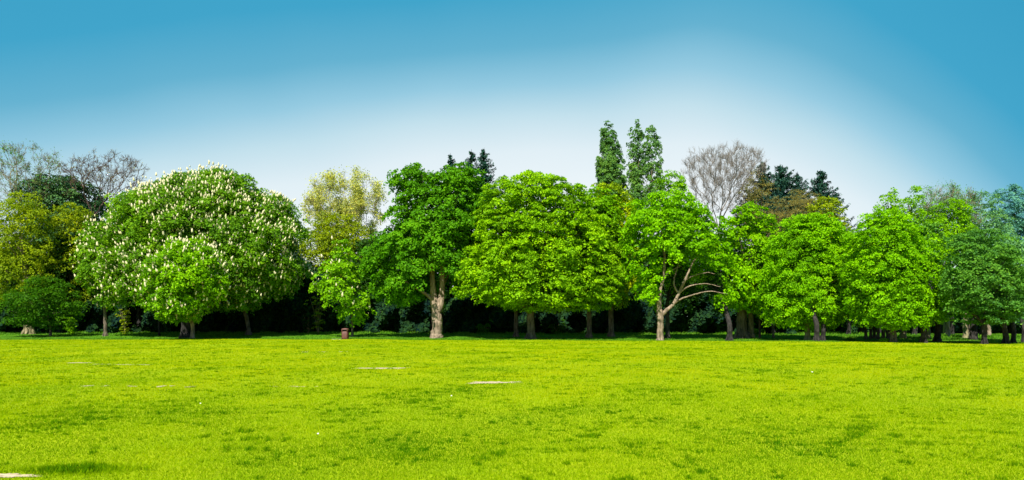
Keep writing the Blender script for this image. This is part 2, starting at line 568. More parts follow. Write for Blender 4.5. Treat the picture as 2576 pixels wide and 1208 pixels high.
def bare_tree(seed, label, px, Y, rows, fork, w=10, bark='twig', npts=420, tip=.014, bf=.35, leaf=None, leaf_n=0, leaf_size=.16,
              kd=.8, twigs=4, twig_len=.9, name='bare_tree', up=.55, spread=.22):
    """branch skeleton: balanced minimum spanning tree through points in the crown, pipe-model radii, fine twigs at the ends"""
    rng = np.random.default_rng(seed)
    x = (px - CX) / FP * Y
    base = np.array((x, Y, float(ground_z(x, Y)) - .03))
    t = thing(name, label, 'tree', base)
    z, cx, hw, cy = crown_shape(rows, Y)
    n = npts * 6
    zs = rng.uniform(z.min(), z.max(), n)
    h = np.interp(zs, z, hw)
    rr = rng.random(n) ** .42
    th = rng.uniform(0, 2 * math.pi, n)
    P = np.stack([np.interp(zs, z, cx) + h * rr * np.cos(th), cy + h * kd * rr * np.sin(th), zs], 1)
    P = P[rng.random(n) < (h / h.max()) ** 2][:npts]
    fk = at(fork[0], fork[1], Y)
    nodes = [fk]
    par = [-1]
    plen = np.zeros(len(P) + 1)
    best = np.linalg.norm(P - fk, axis=1)
    bj = np.zeros(len(P), int)
    left_ = np.ones(len(P), bool)
    for k in range(len(P)):
        i = int(np.argmin(np.where(left_, best, 1e9)))
        left_[i] = False
        j = bj[i]
        nodes.append(P[i])
        par.append(j)
        m = len(nodes) - 1
        plen[m] = plen[j] + np.linalg.norm(P[i] - nodes[j])
        dv = P - P[i]
        dd = np.linalg.norm(dv, axis=1)
        inc = nrm(P[i] - nodes[j])
        turn = np.maximum(0, .6 - (dv @ inc) / (dd + 1e-6))
        c = dd * (1 + 1.2 * turn) + bf * plen[m]
        better = c < best
        best = np.where(better, c, best)
        bj = np.where(better, m, bj)
    K = len(nodes)
    rad = np.zeros(K)
    kids = [[] for _ in range(K)]
    for i in range(K - 1, 0, -1):
        rad[i] = max(tip, rad[i])
        kids[par[i]].append(i)
    order = list(range(K - 1, 0, -1))
    acc = np.zeros(K)
    for i in order:
        r = max(tip ** 2.3, acc[i])
        rad[i] = r ** (1 / 2.3)
        acc[par[i]] += r
    rad[0] = max(acc[0] ** (1 / 2.3), tip)
    r0 = w / 2 / FP * Y
    sc = min(1.0, r0 * .9 / rad[0])
    rad = np.maximum(rad * sc, tip)
    nodes = np.array(nodes)
    paths, thin = [], []
    heads = [(0, c) for c in kids[0]]
    while heads:
        p, c = heads.pop()
        ch = [(*nodes[p], rad[c] * 1.05)]
        cur = c
        while True:
            ch.append((*nodes[cur], rad[cur]))
            if not kids[cur]:
                break
            ks = sorted(kids[cur], key=lambda q: -rad[q])
            heads += [(cur, q) for q in ks[1:]]
            cur = ks[0]
        pts, rd = smooth_path(ch, 4, rng, .03)
        (paths if rd.max() > .035 else thin).append((pts, rd))
        q = len(pts)
        for f in list(rng.uniform(.35, 1, int(twigs * max(1, q / 10)))) + [1.0] * 2:
            j = min(q - 2, int(f * (q - 1)))
            d = nrm(nrm(pts[j + 1] - pts[j]) + rng.normal(size=3) * .55 + np.array((0, 0, up * .5)))
            L = twig_len * rng.uniform(.5, 1.2)
            d2 = nrm(d + rng.normal(size=3) * .35 + np.array((0, 0, up * .4)))
            pj = pts[j]
            thin.append((np.array([pj, pj + d * L * .5, pj + d * L * .5 + d2 * L * .5]), np.array([tip, tip * .85, tip * .6])))
            for _ in range(2):
                d3 = nrm(d + rng.normal(size=3) * .6)
                st = pj + d * L * rng.uniform(.2, .5)
                thin.append((np.array([st, st + d3 * L * .3, st + d3 * L * .5 + (0, 0, L * .08)]), np.array([tip * .8, tip * .7, tip * .5])))
    V, F = tubes([smooth_path([(*base, r0 * 1.35), (*(base * .5 + fk * .5), r0), (*fk, rad[0] * 1.02)], 6, rng, .01)], 10, rng, .08)
    mesh_obj('trunk', V - base, F, M[bark], t, smooth=True)
    V, F = tubes(paths, 6, rng, .06)
    V2, F2 = tubes(thin, 3)
    mesh_obj('branches', np.concatenate([V, V2]) - base, np.concatenate([F, F2 + len(V)]), M[bark], t)
    if leaf:
        T = np.concatenate([q[0][1:] for q in thin])
        nc = Noise3(rng, 2.5)
        idx = rng.integers(0, len(T), leaf_n * 2)
        P = T[idx] + rng.normal(size=(leaf_n * 2, 3)) * spread
        P = P[nc(P) > -.3][:leaf_n]
        ti = np.clip(.5 + rng.normal(size=len(P)) * .25, 0, 1)
        V, F, ti = leaf_quads(P, np.tile((0, -.3, .8), (len(P), 1)), leaf_size, rng, ti, jit=.9)
        mesh_obj('foliage', V - base, F, M[leaf], t, ti)
    return t


def conifer(seed, label, px, Y, top, bottom, hw, mat='conifer', n=90, group=None, bend=.25, ragged=.35, w=9, name='conifer'):
    """whorls of drooping boughs, each a string of needle sprays"""
    rng = np.random.default_rng(seed)
    x = (px - CX) / FP * Y
    base = np.array((x, Y, float(ground_z(x, Y)) - .03))
    zt = HC + (HZ - top) / FP * Y
    zb = HC + (HZ - bottom) / FP * Y
    t = thing(name, label, 'tree', base, group)
    r0 = w / 2 / FP * Y
    W0 = hw / FP * Y
    paths = [smooth_path([(*base, r0 * 1.3), (x, Y, (zt + base[2]) / 2, r0 * .6), (x, Y, zt, .02)], 8, rng, .02)]
    P, D = [], []
    for i in range(n):
        f = (i + rng.random()) / n
        z = zt - .3 - (zt - zb) * f
        L = W0 * (f ** .8) * rng.uniform(1 - ragged, 1.08) + .25
        a = rng.uniform(0, 2 * math.pi)
        d = np.array((math.cos(a), math.sin(a), 0))
        k = max(4, int(L / .22))
        s = np.linspace(.12, 1, k)
        pts = np.array((x, Y, z)) + d * (s * L)[:, None] + np.array((0, 0, 1.0)) * (.42 * s ** 2.5 - bend * s)[:, None] * L
        paths.append((pts, np.linspace(.05, .012, k)))
        side = np.array((-d[1], d[0], 0))
        for j in range(9):
            off = (rng.uniform(-1, 1, k) * .20 * L * (1.05 - s))[:, None] * side + np.array((0, 0, -1.0)) * (rng.random(k) * .3)[:, None]
            P.append(pts + off + rng.normal(size=(k, 3)) * .07)
            D.append(np.tile(d * .5 + np.array((0, 0, .9)), (k, 1)))
    V, F = tubes(paths, 6, rng, .05)
    mesh_obj('trunk', V - base, F, M['bark_dark'], t, smooth=True)
    P = np.concatenate(P)
    D = np.concatenate(D)
    ti = np.clip(.5 + rng.normal(size=len(P)) * .25, 0, 1)
    V, F, ti = leaf_quads(P, D, .34, rng, ti, aspect=.38, droop=.9, jit=.5)
    mesh_obj('crown', V - base, F, M[mat], t, ti)
    return t


# ------------------------------------------------------------ the ground
def axis(lo, hi, f0, f1, fine, grow=1.25):
    a = list(np.arange(f0, f1 + 1e-6, fine))
    st = fine
    while a[-1] < hi:
        st *= grow
        a.append(a[-1] + st)
    st = fine
    while a[0] > lo:
        st *= grow
        a.insert(0, a[0] - st)
    return np.array(a)


def build_ground():
    X = axis(-2500, 2500, -75, 75, 1.0)
    Yv = axis(-600, 3000, 2, 112, 0.8)
    gx, gy = np.meshgrid(X, Yv, indexing='ij')
    gz = ground_z(gx.ravel(), gy.ravel())
    rng = np.random.default_rng(5)
    wav = Noise3(rng, 9)
    P = np.stack([gx.ravel(), gy.ravel(), gz * 0], 1)
    gz = gz + .018 * wav(P) * sm((gy.ravel() - 3) / 8) * (np.abs(gx.ravel()) < 90)
    P[:, 2] = gz
    nx, ny = len(X), len(Yv)
    i, j = np.meshgrid(np.arange(nx - 1), np.arange(ny - 1), indexing='ij')
    F = np.stack([i * ny + j, (i + 1) * ny + j, (i + 1) * ny + j + 1, i * ny + j + 1], -1).reshape(-1, 4)
    m = bpy.data.materials.new('meadow_turf')
    m.use_nodes = True
    t = m.node_tree
    p = t.nodes['Principled BSDF']
    tcn = t.nodes.new('ShaderNodeTexCoord')
    o = tcn.outputs['Object']

    def noise(s, d=4, rough=.6):
        n = t.nodes.new('ShaderNodeTexNoise')
        n.inputs['Scale'].default_value = s
        n.inputs['Detail'].default_value = d
        n.inputs['Roughness'].default_value = rough
        t.links.new(o, n.inputs['Vector'])
        return n.outputs[0]
    big = noise(.09, 4)
    med = noise(.9, 5)
    sml = noise(7, 5, .7)
    c = mixc(t, ramp(t, big, [(.35, (0, 0, 0)), (.65, (1, 1, 1))]), (.215, .285, .001), (.28, .33, .001))
    c = mixc(t, mth(t, 'MULTIPLY', ramp(t, med, [(.42, (0, 0, 0)), (.75, (1, 1, 1))]), .45), c, (.155, .285, .001))
    c = mixc(t, mth(t, 'MULTIPLY', ramp(t, sml, [(.60, (0, 0, 0)), (.72, (1, 1, 1))]), .75), c, (.045, .12, .006))
    dry = noise(.35, 8, .75)
    c = mixc(t, mth(t, 'MULTIPLY', ramp(t, dry, [(.62, (0, 0, 0)), (.74, (1, 1, 1))]), .35), c, (.38, .38, .06))
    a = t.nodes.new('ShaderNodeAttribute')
    a.attribute_name = 'shade_painted_turf'
    c2 = mixc(t, ramp(t, med, [(.4, (0, 0, 0)), (.65, (1, 1, 1))]), (.055, .16, .004), (.10, .24, .006))  # lusher turf past the edge, with tree shade painted into its darker green
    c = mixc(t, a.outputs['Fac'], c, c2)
    t.links.new(c, p.inputs['Base Color'])
    p.inputs['Roughness'].default_value = .95
    p.inputs['Specular IOR Level'].default_value = .1
    b = t.nodes.new('ShaderNodeBump')
    b.inputs['Strength'].default_value = .7
    b.inputs['Distance'].default_value = .05
    t.links.new(sml, b.inputs['Height'])
    t.links.new(b.outputs[0], p.inputs['Normal'])
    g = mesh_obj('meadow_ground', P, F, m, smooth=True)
    at_ = g.data.attributes.new('shade_painted_turf', 'FLOAT', 'POINT')
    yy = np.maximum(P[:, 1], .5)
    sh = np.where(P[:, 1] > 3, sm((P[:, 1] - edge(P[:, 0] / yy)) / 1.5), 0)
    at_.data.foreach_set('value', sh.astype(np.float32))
    g['kind'] = 'structure'
    return wav


wav = build_ground()


def surf(P2):
    P = np.stack([P2[:, 0], P2[:, 1], P2[:, 0] * 0], 1)
    return ground_z(P2[:, 0], P2[:, 1]) + .018 * wav(P) * sm((P2[:, 1] - 3) / 8)


def gpt(px, py):
    """flat-meadow point seen at this place of the photograph"""
    Y = FP * HC / (py - HZ)
    return (px - CX) / FP * Y, Y


# worn patches: (centre px, py, half length m, half depth m)
PATCH = [(195, 912, .8, .40, 1), (262, 916, .45, .3, 3), (325, 917, 1.1, .25, 2), (962, 926.5, .95, .40, 0), (1235, 963, .62, .30, 0), (1275, 962, .42, .20, 2),
         (15, 1199, .30, .10, 0), (820, 886, 1.4, .8, 3), (270, 973, .9, .18, 3), (450, 973, .6, .3, 3), (745, 971, .7, .12, 3)]


def build_patches():
    rng = np.random.default_rng(8)
    for px, py, a, b, kind in PATCH:
        cx_, cy_ = gpt(px, py)
        V, F = [], []
        pieces = {0: 1, 1: 5, 2: 6, 3: 9}[kind]
        for k in range(pieces):
            if kind == 0:
                ox, oy, aa, bb = cx_, cy_, a, b
            else:
                ox = cx_ + rng.uniform(-1, 1) * a * .9
                oy = cy_ + rng.uniform(-1, 1) * b * .6
                sc = {1: .42, 2: .25, 3: .12}[kind]
                aa, bb = a * rng.uniform(.5, 1) * sc, b * rng.uniform(.4, 1) * (.6 if kind < 3 else .35)
            n = 90
            th = np.linspace(0, 2 * math.pi, n, endpoint=False)
            rr = 1 + .22 * np.sin(th * 3 + rng.uniform(0, 6)) + .15 * np.sin(th * 7 + rng.uniform(0, 6)) + rng.normal(size=n) * .13
            x = ox + aa * rr * np.cos(th)
            y = oy + bb * rr * np.sin(th)
            pts = np.stack([x, y], 1)
            off = len(V)
            V += [(ox, oy, surf(np.array([[ox, oy]]))[0] + .012)]
            V += [(p[0], p[1], z + .008) for p, z in zip(pts, surf(pts))]
            F += [(off, off + 1 + i, off + 1 + (i + 1) % n) for i in range(n)]
        ob = mesh_obj('bare_soil_patch', V, F, M['soil'])
        ob['kind'] = 'structure'


build_patches()


def build_grass():
    rng = np.random.default_rng(3)
    n = 1350000
    d = np.exp(rng.uniform(math.log(6.0), math.log(66), n))
    u = rng.uniform(-1.15, 1.15, n)
    P2 = np.stack([u * d, d], 1)
    ok = d < edge(u) + 2.5
    for px, py, a, b, kind in PATCH:
        if kind in (0, 1):
            cx_, cy_ = gpt(px, py)
            q = ((P2[:, 0] - cx_) / a) ** 2 + ((P2[:, 1] - cy_) / b) ** 2
            ok &= ~((q < .9) & (rng.random(n) < (1 if kind == 0 else .55)))
    P2 = P2[ok]
    d = d[ok]
    u = u[ok]
    n = len(P2)
    z = surf(P2)
    P3 = np.stack([P2[:, 0], P2[:, 1], 0 * z], 1)
    t1, t2, t3 = Noise3(rng, .55), Noise3(rng, 2.4), Noise3(rng, .22)
    tn = t1(P3) * .55 + t2(P3) * .30 + t3(P3) * .75
    tus = sm((tn - 1.05) / 1.1) * .7
    # patch of longer, darker blades at the near left corner
    cx_, cy_ = gpt(190, 1186)
    big = np.exp(-(((P2[:, 0] - cx_) / .52) ** 2 + ((P2[:, 1] - cy_) / .20) ** 2))
    tus = np.clip(tus + big * 1.6, 0, 1.7)
    far = d / 7
    h = (.022 + .036 * tus) * rng.uniform(.5, 1.35, n) * (far ** .22)
    w = .0036 * far ** .95 * rng.uniform(.6, 1.3, n) * (1 + .3 * tus)
    a = rng.normal(size=n) * .7
    sx_ = np.cos(a) * w
    sy_ = np.sin(a) * w
    lean = rng.normal(size=(n, 2)) * (h * .55)[:, None]
    v0 = np.stack([P2[:, 0] - sx_, P2[:, 1] - sy_, z - .004], 1)
    v1 = np.stack([P2[:, 0] + sx_, P2[:, 1] + sy_, z - .004], 1)
    v2 = np.stack([P2[:, 0] + lean[:, 0], P2[:, 1] + lean[:, 1], z + h], 1)
    V = np.stack([v0, v1, v2], 1).reshape(-1, 3)
    F = np.arange(3 * n).reshape(-1, 3)
    t5 = Noise3(rng, 6)
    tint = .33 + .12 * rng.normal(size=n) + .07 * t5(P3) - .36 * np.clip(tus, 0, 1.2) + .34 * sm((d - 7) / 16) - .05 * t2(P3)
    # divots, drawn as small clusters of darker, longer blades
    nd = 1500
    dd = np.exp(rng.uniform(math.log(8.0), math.log(62), nd * 3))
    uu = rng.uniform(-.84, .84, nd * 3)
    Q = np.stack([uu * dd, dd, 0 * dd], 1)
    Q = Q[(Noise3(rng, 7)(Q) * .6 + .4 * Noise3(rng, 2.5)(Q) > -.35)][:nd]
    nb = 34
    rad = rng.uniform(.02, .085, len(Q)) * (Q[:, 1] / 9) ** .30
    off = rng.normal(size=(len(Q), nb, 2)) * rad[:, None, None] * np.array((1.6, .9))
    B = (Q[:, None, :2] + off).reshape(-1, 2)
    B = B[B[:, 1] < edge(B[:, 0] / B[:, 1]) - .5]
    zb = surf(B)
    hb_ = .032 * rng.uniform(.5, 1.4, len(B)) * (B[:, 1] / 9) ** .3
    wb = .0042 * (B[:, 1] / 7) ** .7 * rng.uniform(.7, 1.4, len(B))
    ab = rng.normal(size=len(B)) * .7
    lb = rng.normal(size=(len(B), 2)) * (hb_ * .6)[:, None]
    W0 = np.stack([B[:, 0] - np.cos(ab) * wb, B[:, 1] - np.sin(ab) * wb, zb - .004], 1)
    W1 = np.stack([B[:, 0] + np.cos(ab) * wb, B[:, 1] + np.sin(ab) * wb, zb - .004], 1)
    W2 = np.stack([B[:, 0] + lb[:, 0], B[:, 1] + lb[:, 1], zb + hb_], 1)
    V = np.concatenate([V, np.stack([W0, W1, W2], 1).reshape(-1, 3)])
    F = np.arange(len(V)).reshape(-1, 3)
    tint = np.concatenate([tint, rng.uniform(-.05, .22, len(B))])
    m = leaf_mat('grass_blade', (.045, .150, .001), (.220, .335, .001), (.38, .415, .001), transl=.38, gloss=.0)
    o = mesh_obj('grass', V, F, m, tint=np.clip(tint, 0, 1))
    o['kind'] = 'stuff'
    # longer unmown grass and weeds behind the meadow, tree shade painted into its green
    n = 190000
    u = rng.uniform(-1.1, 1.1, n)
    e = edge(u)
    d = e + rng.uniform(0, 1, n) ** 1.4 * 26
    P2 = np.stack([u * d, d], 1)
    z = surf(P2)
    P3 = np.stack([P2[:, 0], P2[:, 1], 0 * z], 1)
    tn = Noise3(rng, 3)(P3)
    wall = sm((d - e - 9) / 7)
    h = (.06 + .05 * sm(tn) + .16 * wall * sm(tn + .4)) * rng.uniform(.4, 1.4, n)
    w = .028 * rng.uniform(.5, 1.3, n) * (1 + wall)
    a = rng.normal(size=n) * .7
    lean = rng.normal(size=(n, 2)) * (h * .6)[:, None]
    v0 = np.stack([P2[:, 0] - np.cos(a) * w, P2[:, 1] - np.sin(a) * w, z - .02], 1)
    v1 = np.stack([P2[:, 0] + np.cos(a) * w, P2[:, 1] + np.sin(a) * w, z - .02], 1)
    v2 = np.stack([P2[:, 0] + lean[:, 0], P2[:, 1] + lean[:, 1], z + h], 1)
    V = np.stack([v0, v1, v2], 1).reshape(-1, 3)
    m = leaf_mat('shade_painted_blade', (.02, .075, .006), (.06, .18, .005), (.12, .26, .008), transl=.3, gloss=.1)
    o = mesh_obj('long_grass', V, np.arange(3 * n).reshape(-1, 3), m, tint=np.clip(.5 + .2 * rng.normal(size=n) + .12 * tn, 0, 1))
    o['kind'] = 'stuff'


build_grass()


# ------------------------------------------------------------ undergrowth: one dark mass closing the view under the trees
def build_undergrowth():
    rng = np.random.default_rng(21)
    P, T, D = [], [], []
    n = 190000
    u = rng.uniform(-.80, .84, n)
    right_ = sm((u - .43) / .1)
    dep = edge(u) + 17.5 + right_ * 22
    tn = Noise3(rng, 5)
    th = rng.random(n)
    x = u * dep
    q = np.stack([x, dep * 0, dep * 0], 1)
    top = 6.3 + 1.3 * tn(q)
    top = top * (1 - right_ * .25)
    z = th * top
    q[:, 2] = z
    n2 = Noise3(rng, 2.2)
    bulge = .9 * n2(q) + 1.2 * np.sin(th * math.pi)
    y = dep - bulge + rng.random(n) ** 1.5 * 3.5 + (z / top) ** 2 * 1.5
    P = np.stack([u * y, y, z + ground_z(u * y, y)], 1)
    T = np.clip(.42 + .2 * rng.normal(size=n) + .16 * n2(P), 0, 1)
    D = np.tile((0, -.9, .55), (n, 1)) + .2 * rng.normal(size=(n, 3))
    V, F, T = leaf_quads(P, D, np.where(np.arange(n) % 3 == 0, .6, .34), rng, T, jit=.6, aspect=.75)
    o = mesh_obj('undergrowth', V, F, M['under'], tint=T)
    o['kind'] = 'stuff'


build_undergrowth()

# ------------------------------------------------------------ the dark trees that fill the wood behind the front row
back = []
BACK = [(-60, 83, 560), (40, 86, 600), (150, 84, 590), (255, 87, 560), (350, 84, 560), (455, 88, 560), (560, 85, 570), (655, 88, 600), (745, 85, 655), (835, 89, 660),
        (925, 85, 600), (1015, 88, 560), (1110, 85, 560), (1205, 88, 590), (1300, 85, 590), (1390, 88, 580), (1480, 85, 560), (1570, 87, 560),
        (1655, 83, 590), (1740, 79, 600), (1820, 82, 590), (1905, 78, 610), (1990, 80, 620), (2080, 77, 610), (2165, 79, 600)]
for i, (px, Y, top) in enumerate(BACK):
    if i < 5:
        rng = np.random.default_rng(100 + i)
        w = 62
        rows = [(top, px - 12, px + 14), (top + 20, px - 42, px + 46), (top + 60, px - w, px + w - 4), (top + 110, px - w - 4, px + w),
                (top + 160, px - w + 8, px + w), (top + 205, px - 40, px + 44)]
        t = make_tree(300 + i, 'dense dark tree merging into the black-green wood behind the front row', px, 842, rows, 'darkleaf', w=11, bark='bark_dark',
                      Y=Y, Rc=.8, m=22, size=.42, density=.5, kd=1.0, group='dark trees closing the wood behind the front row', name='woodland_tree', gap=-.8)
    else:
        src = back[i % 5]
        t = src.copy()
        C.objects.link(t)
        t.name = 'woodland_tree'
        for ch in list(src.children):
            c = ch.copy()
            C.objects.link(c)
            c.parent = t
        x = (px - CX) / FP * Y
        t.location = (x, Y, float(ground_z(x, Y)) - .03)
        t.rotation_euler = (0, 0, i * 2.3)
        s0 = BACK[i % 5]
        hz = lambda tp, yy: HC + (HZ - tp) / FP * yy
        k = hz(top, Y) / hz(s0[2], s0[1])
        t.scale = (1.0, 1.0, k)
    back.append(t)


for k, (px, Y, top, mt, lab) in enumerate([
        (2215, 74, 560, 'lime', 'mid-green tree closing the gap above the left shoulder of the right egg-shaped lime'),
        (2300, 75, 570, 'lime', 'mid-green tree closing the gap above the right shoulder of the right egg-shaped lime'),
        (2395, 76, 575, 'lime', 'mid-green tree just behind the left shoulder of the broad hornbeam'),
        (2470, 78, 570, 'hornbeam', 'green tree directly behind the broad hornbeam'),
        (2550, 76, 580, 'bluegreen', 'haze-painted grey-green tree behind the last hornbeams at the right edge'),
        (2135, 72, 575, 'lime', 'mid-green tree in the gap between the two egg-shaped limes'),
        (1945, 74, 590, 'lime', 'mid-green tree in the gap left of the left egg-shaped lime')]):
    rows = [(top, px - 12, px + 14), (top + 14, px - 34, px + 36), (top + 50, px - 52, px + 52), (top + 110, px - 56, px + 58), (top + 180, px - 52, px + 52), (top + 225, px - 36, px + 40)]
    make_tree(340 + k, lab, px, 842, rows, mt, w=9, bark='bark_dark', Y=Y, Rc=.6, m=24, size=.27, density=.8, kd=.8, gap=-.6)

# ------------------------------------------------------------ far trees, seen above the others
def far(px, Y, rows, mat, seed, label, **kw):
    k = dict(Rc=.75, m=20, size=.36, density=.55, kd=.9, w=12, bark='bark', gap=-.3)
    k.update(kw)
    return make_tree(seed, label, px, 842, rows, mat, Y=Y, **k)


bare_tree(401, 'tall thin-leaved tree rising at the far left above the yellow-green crown', 65, 92,
          [(370, 15, 105), (385, -15, 135), (415, -35, 150), (450, -35, 150), (485, -15, 135), (520, 20, 115)], (72, 560), w=12, bark='bark_olive', npts=330, bf=.5,
          leaf='poplar', leaf_n=3000, leaf_size=.17, name='thin_leaved_tree', tip=.015)
bare_tree(402, 'leafless brown-twigged tree between the far left tree and the white-flowering chestnut', 245, 94,
          [(385, 235, 300), (398, 190, 345), (425, 158, 362), (460, 150, 350), (490, 170, 320), (515, 195, 280)], (235, 550), w=12, bark='bark_red', npts=330, bf=.5,
          leaf='brown', leaf_n=1300, leaf_size=.15, tip=.017)
far(150, 96, [(440, 100, 190), (470, 60, 250), (520, 50, 270), (580, 50, 270), (700, 70, 250)], 'dark', 31,
    'dark green rounded tree half hidden under the bare tree on the left', w=14)
far(72, 80, [(482, 30, 90), (505, 0, 112), (550, -25, 128), (620, -40, 138), (690, -40, 135), (745, -20, 110), (765, 20, 90)], 'yellow', 32,
    'big yellow-green tree with a thick tan trunk at the left end', w=21, bark='bark_olive', Rc=.6, m=24, size=.24, density=.8)
far(178, 84, [(498, 160, 205), (530, 140, 240), (600, 128, 255), (680, 130, 250), (760, 150, 240)], 'gold', 33,
    'golden green bushy tree left of the white-flowering chestnut', Rc=.6, m=24, size=.24, density=.8, up=1.3, out=.4)
far(752, 86, [(585, 735, 765), (620, 715, 790), (700, 710, 800), (770, 730, 790)], 'yellow', 35,
    'narrow yellow-green tree just right of the large chestnut crown', size=.28)
far(825, 88, [(535, 800, 890), (570, 765, 930), (610, 745, 955), (660, 742, 955), (720, 755, 935), (775, 785, 905)], 'gold', 36,
    'golden olive tree filling in below the sparse tan tree', Rc=.65, m=22, size=.26, density=.8)
bare_tree(403, 'tall sparse tan-leaved tree between the chestnuts and the dark sycamore', 870, 92,
          [(432, 835, 900), (448, 795, 940), (480, 765, 965), (520, 755, 972), (560, 765, 965), (610, 785, 950), (650, 800, 930)], (868, 660), w=13, bark='bark_olive', npts=420, bf=.45,
          leaf='tan', leaf_n=30000, leaf_size=.20, name='sparse_tree', spread=.30)
conifer(404, 'dark spire of a conifer peeping out left behind the sycamore top', 1132, 95, 385, 560, 66, n=80)
conifer(405, 'dark conifer top standing left of its taller twin behind the sycamore', 1186, 96, 376, 560, 74, n=100, bend=.4)
conifer(406, 'taller dark pointed conifer behind the right shoulder of the sycamore', 1217, 98, 371, 560, 80, n=130, bend=.4)

pop = dict(Rc=.36, m=20, size=.25, density=4.2, kd=.9, lump=1.8, shell=1.0, up=.6, out=.8, gap=-.15, bark='bark_pale', w=10, name='poplar_tree', droop=-.2,
           group='poplars rising above the maple crowns', inner=.6)
make_tree(41, 'single tapering poplar, leftmost of the tall poplars', 1534, 842, [(300, 1522.2, 1533.8), (312, 1512.4, 1545.6), (345, 1509.1, 1557.9), (385, 1505.9, 1569.1), (425, 1500.8, 1577.2), (480, 1494, 1580), (560, 1497.5, 1577.5)],
          'poplar', Y=92, plumes=[[(386, 1501.3, 1511.7), (400, 1495, 1521), (440, 1496.5, 1528.5), (500, 1498.4, 1531.6)], [(318, 1510.2, 1521.8), (335, 1505, 1531), (370, 1507, 1533)]], **pop)
make_tree(42, 'two-plumed poplar with a feathery leaning top, left half of the wide poplar pair', 1596, 842, [(318, 1586.1, 1598.9), (335, 1576.4, 1609.6), (370, 1575.8, 1616.2), (420, 1575.4, 1620.6), (460, 1572.6, 1627.4), (500, 1568.7, 1634.3), (560, 1574.5, 1630.5)],
          'poplar', Y=94, plumes=[[(297, 1598.2, 1609.8), (310, 1595.2, 1618.8), (345, 1599, 1625), (385, 1602.1, 1626.9), (430, 1596.5, 1628.5)]], **pop)
make_tree(43, 'widest airy poplar with several upright plumes, rightmost of the poplars', 1640, 842, [(301, 1627.8, 1644.2), (316, 1620.4, 1653.6), (350, 1620, 1658), (400, 1617.6, 1660.4), (440, 1612.6, 1667.4), (500, 1605.4, 1674.6), (560, 1605.2, 1676.8)],
          'poplar', Y=93, plumes=[[(335, 1622, 1632), (360, 1612, 1640), (400, 1612, 1640), (440, 1610, 1640)], [(340, 1653.4, 1662.6), (355, 1647.3, 1669.7), (400, 1646.9, 1674.1), (440, 1646.4, 1679.6), (480, 1641, 1679)], [(322, 1642.2, 1653.8), (345, 1639, 1665), (380, 1636.8, 1665.2)]], **dict(pop, gap=-.2, density=2.0))
far(1690, 84, [(425, 1672, 1700), (445, 1655, 1725), (480, 1645, 1742), (530, 1640, 1750), (640, 1650, 1740)], 'chestnut_lit', 37,
    'small bright crown poking up at the foot of the poplars', Rc=.55, m=26, size=.27, density=1.0)
bare_tree(407, 'large leafless tree with a wide fan of pale twigs right of the poplars', 1800, 98,
          [(374, 1765, 1880), (386, 1735, 1915), (405, 1720, 1928), (440, 1720, 1925), (480, 1730, 1900), (515, 1752, 1870), (540, 1775, 1845)], (1808, 575), w=13, npts=620, bf=.6, tip=.014, twigs=6, twig_len=1.1, up=.9)
conifer(408, 'broad dark conifer behind the brown budding tree', 1918, 100, 403, 600, 95, n=150, bend=.2)
conifer(409, 'dark spreading cedar with a ragged flat top in the middle of the conifers', 1962, 99, 412, 600, 130, n=190, bend=.0, ragged=.5)
conifer(410, 'dark conifer right of the ragged cedar, top bent to the right', 2008, 101, 436, 600, 90, n=130, bend=.3)
conifer(411, 'dark blue-green conifer standing alone, rightmost of the conifers', 2064, 97, 425, 600, 88, n=170, bend=.25)
far(1912, 90, [(420, 1885, 1912), (445, 1872, 1930), (480, 1860, 1962), (530, 1855, 1985), (590, 1870, 1990), (640, 1880, 1980)], 'brown', 38,
    'brown budding tree in front of the dark conifers', Rc=.55, m=28, size=.15, density=.8, up=1.5, out=.3)
far(2010, 89, [(478, 1985, 2045), (505, 1955, 2075), (550, 1945, 2090), (620, 1950, 2085)], 'brown', 39,
    'olive brown twiggy tree below the rightmost conifer', Rc=.55, m=28, size=.15, density=.8, up=1.5, out=.3)
far(2085, 86, [(492, 2055, 2100), (515, 2035, 2120), (560, 2030, 2135), (640, 2040, 2140)], 'yellow', 40,
    'yellow-green tree top between the conifer and the right-hand limes', Rc=.6, m=24, size=.26, density=.9, up=1.3, out=.4)
far(2300, 76, [(500, 2255, 2320), (530, 2235, 2330), (570, 2220, 2330), (620, 2220, 2320)], 'lime', 44,
    'tall airy tree with cloud-like tufts above the right-hand limes', Rc=.5, m=24, size=.22, density=1.2, gap=-.2, lump=1.8, trunk_top=15.0,
    plumes=[[(458, 2305, 2335), (466, 2282, 2352), (474, 2300, 2345)], [(482, 2318, 2345), (490, 2300, 2356), (500, 2310, 2350)], [(486, 2275, 2300), (494, 2262, 2315), (506, 2270, 2310)], [(500, 2318, 2345), (512, 2305, 2350), (524, 2320, 2345)]])
far(2225, 77, [(470, 2225, 2255), (480, 2210, 2268), (500, 2200, 2272), (530, 2190, 2280), (590, 2195, 2285)], 'lime', 45,
    'smaller tufted tree left of the airy cloud-topped tree', Rc=.5, m=24, size=.24, density=1.0, gap=.1, lump=1.8)
bare_tree(412, 'fine-twigged pale green tree behind the right end of the row', 2380, 86,
          [(472, 2365, 2395), (488, 2330, 2440), (515, 2312, 2465), (560, 2315, 2465), (600, 2330, 2440)], (2382, 630), w=11, bark='bark_olive', leaf='bluegreen', npts=300,
          leaf_n=7000, leaf_size=.18, name='fine_twigged_tree', twig_len=1.2, up=1.2)
far(2385, 84, [(500, 2340, 2420), (530, 2310, 2450), (580, 2300, 2460), (650, 2310, 2460)], 'lime', 46,
    'pale green tree filling in under the fine-twigged one', Rc=.6, m=24, size=.25, density=.8)
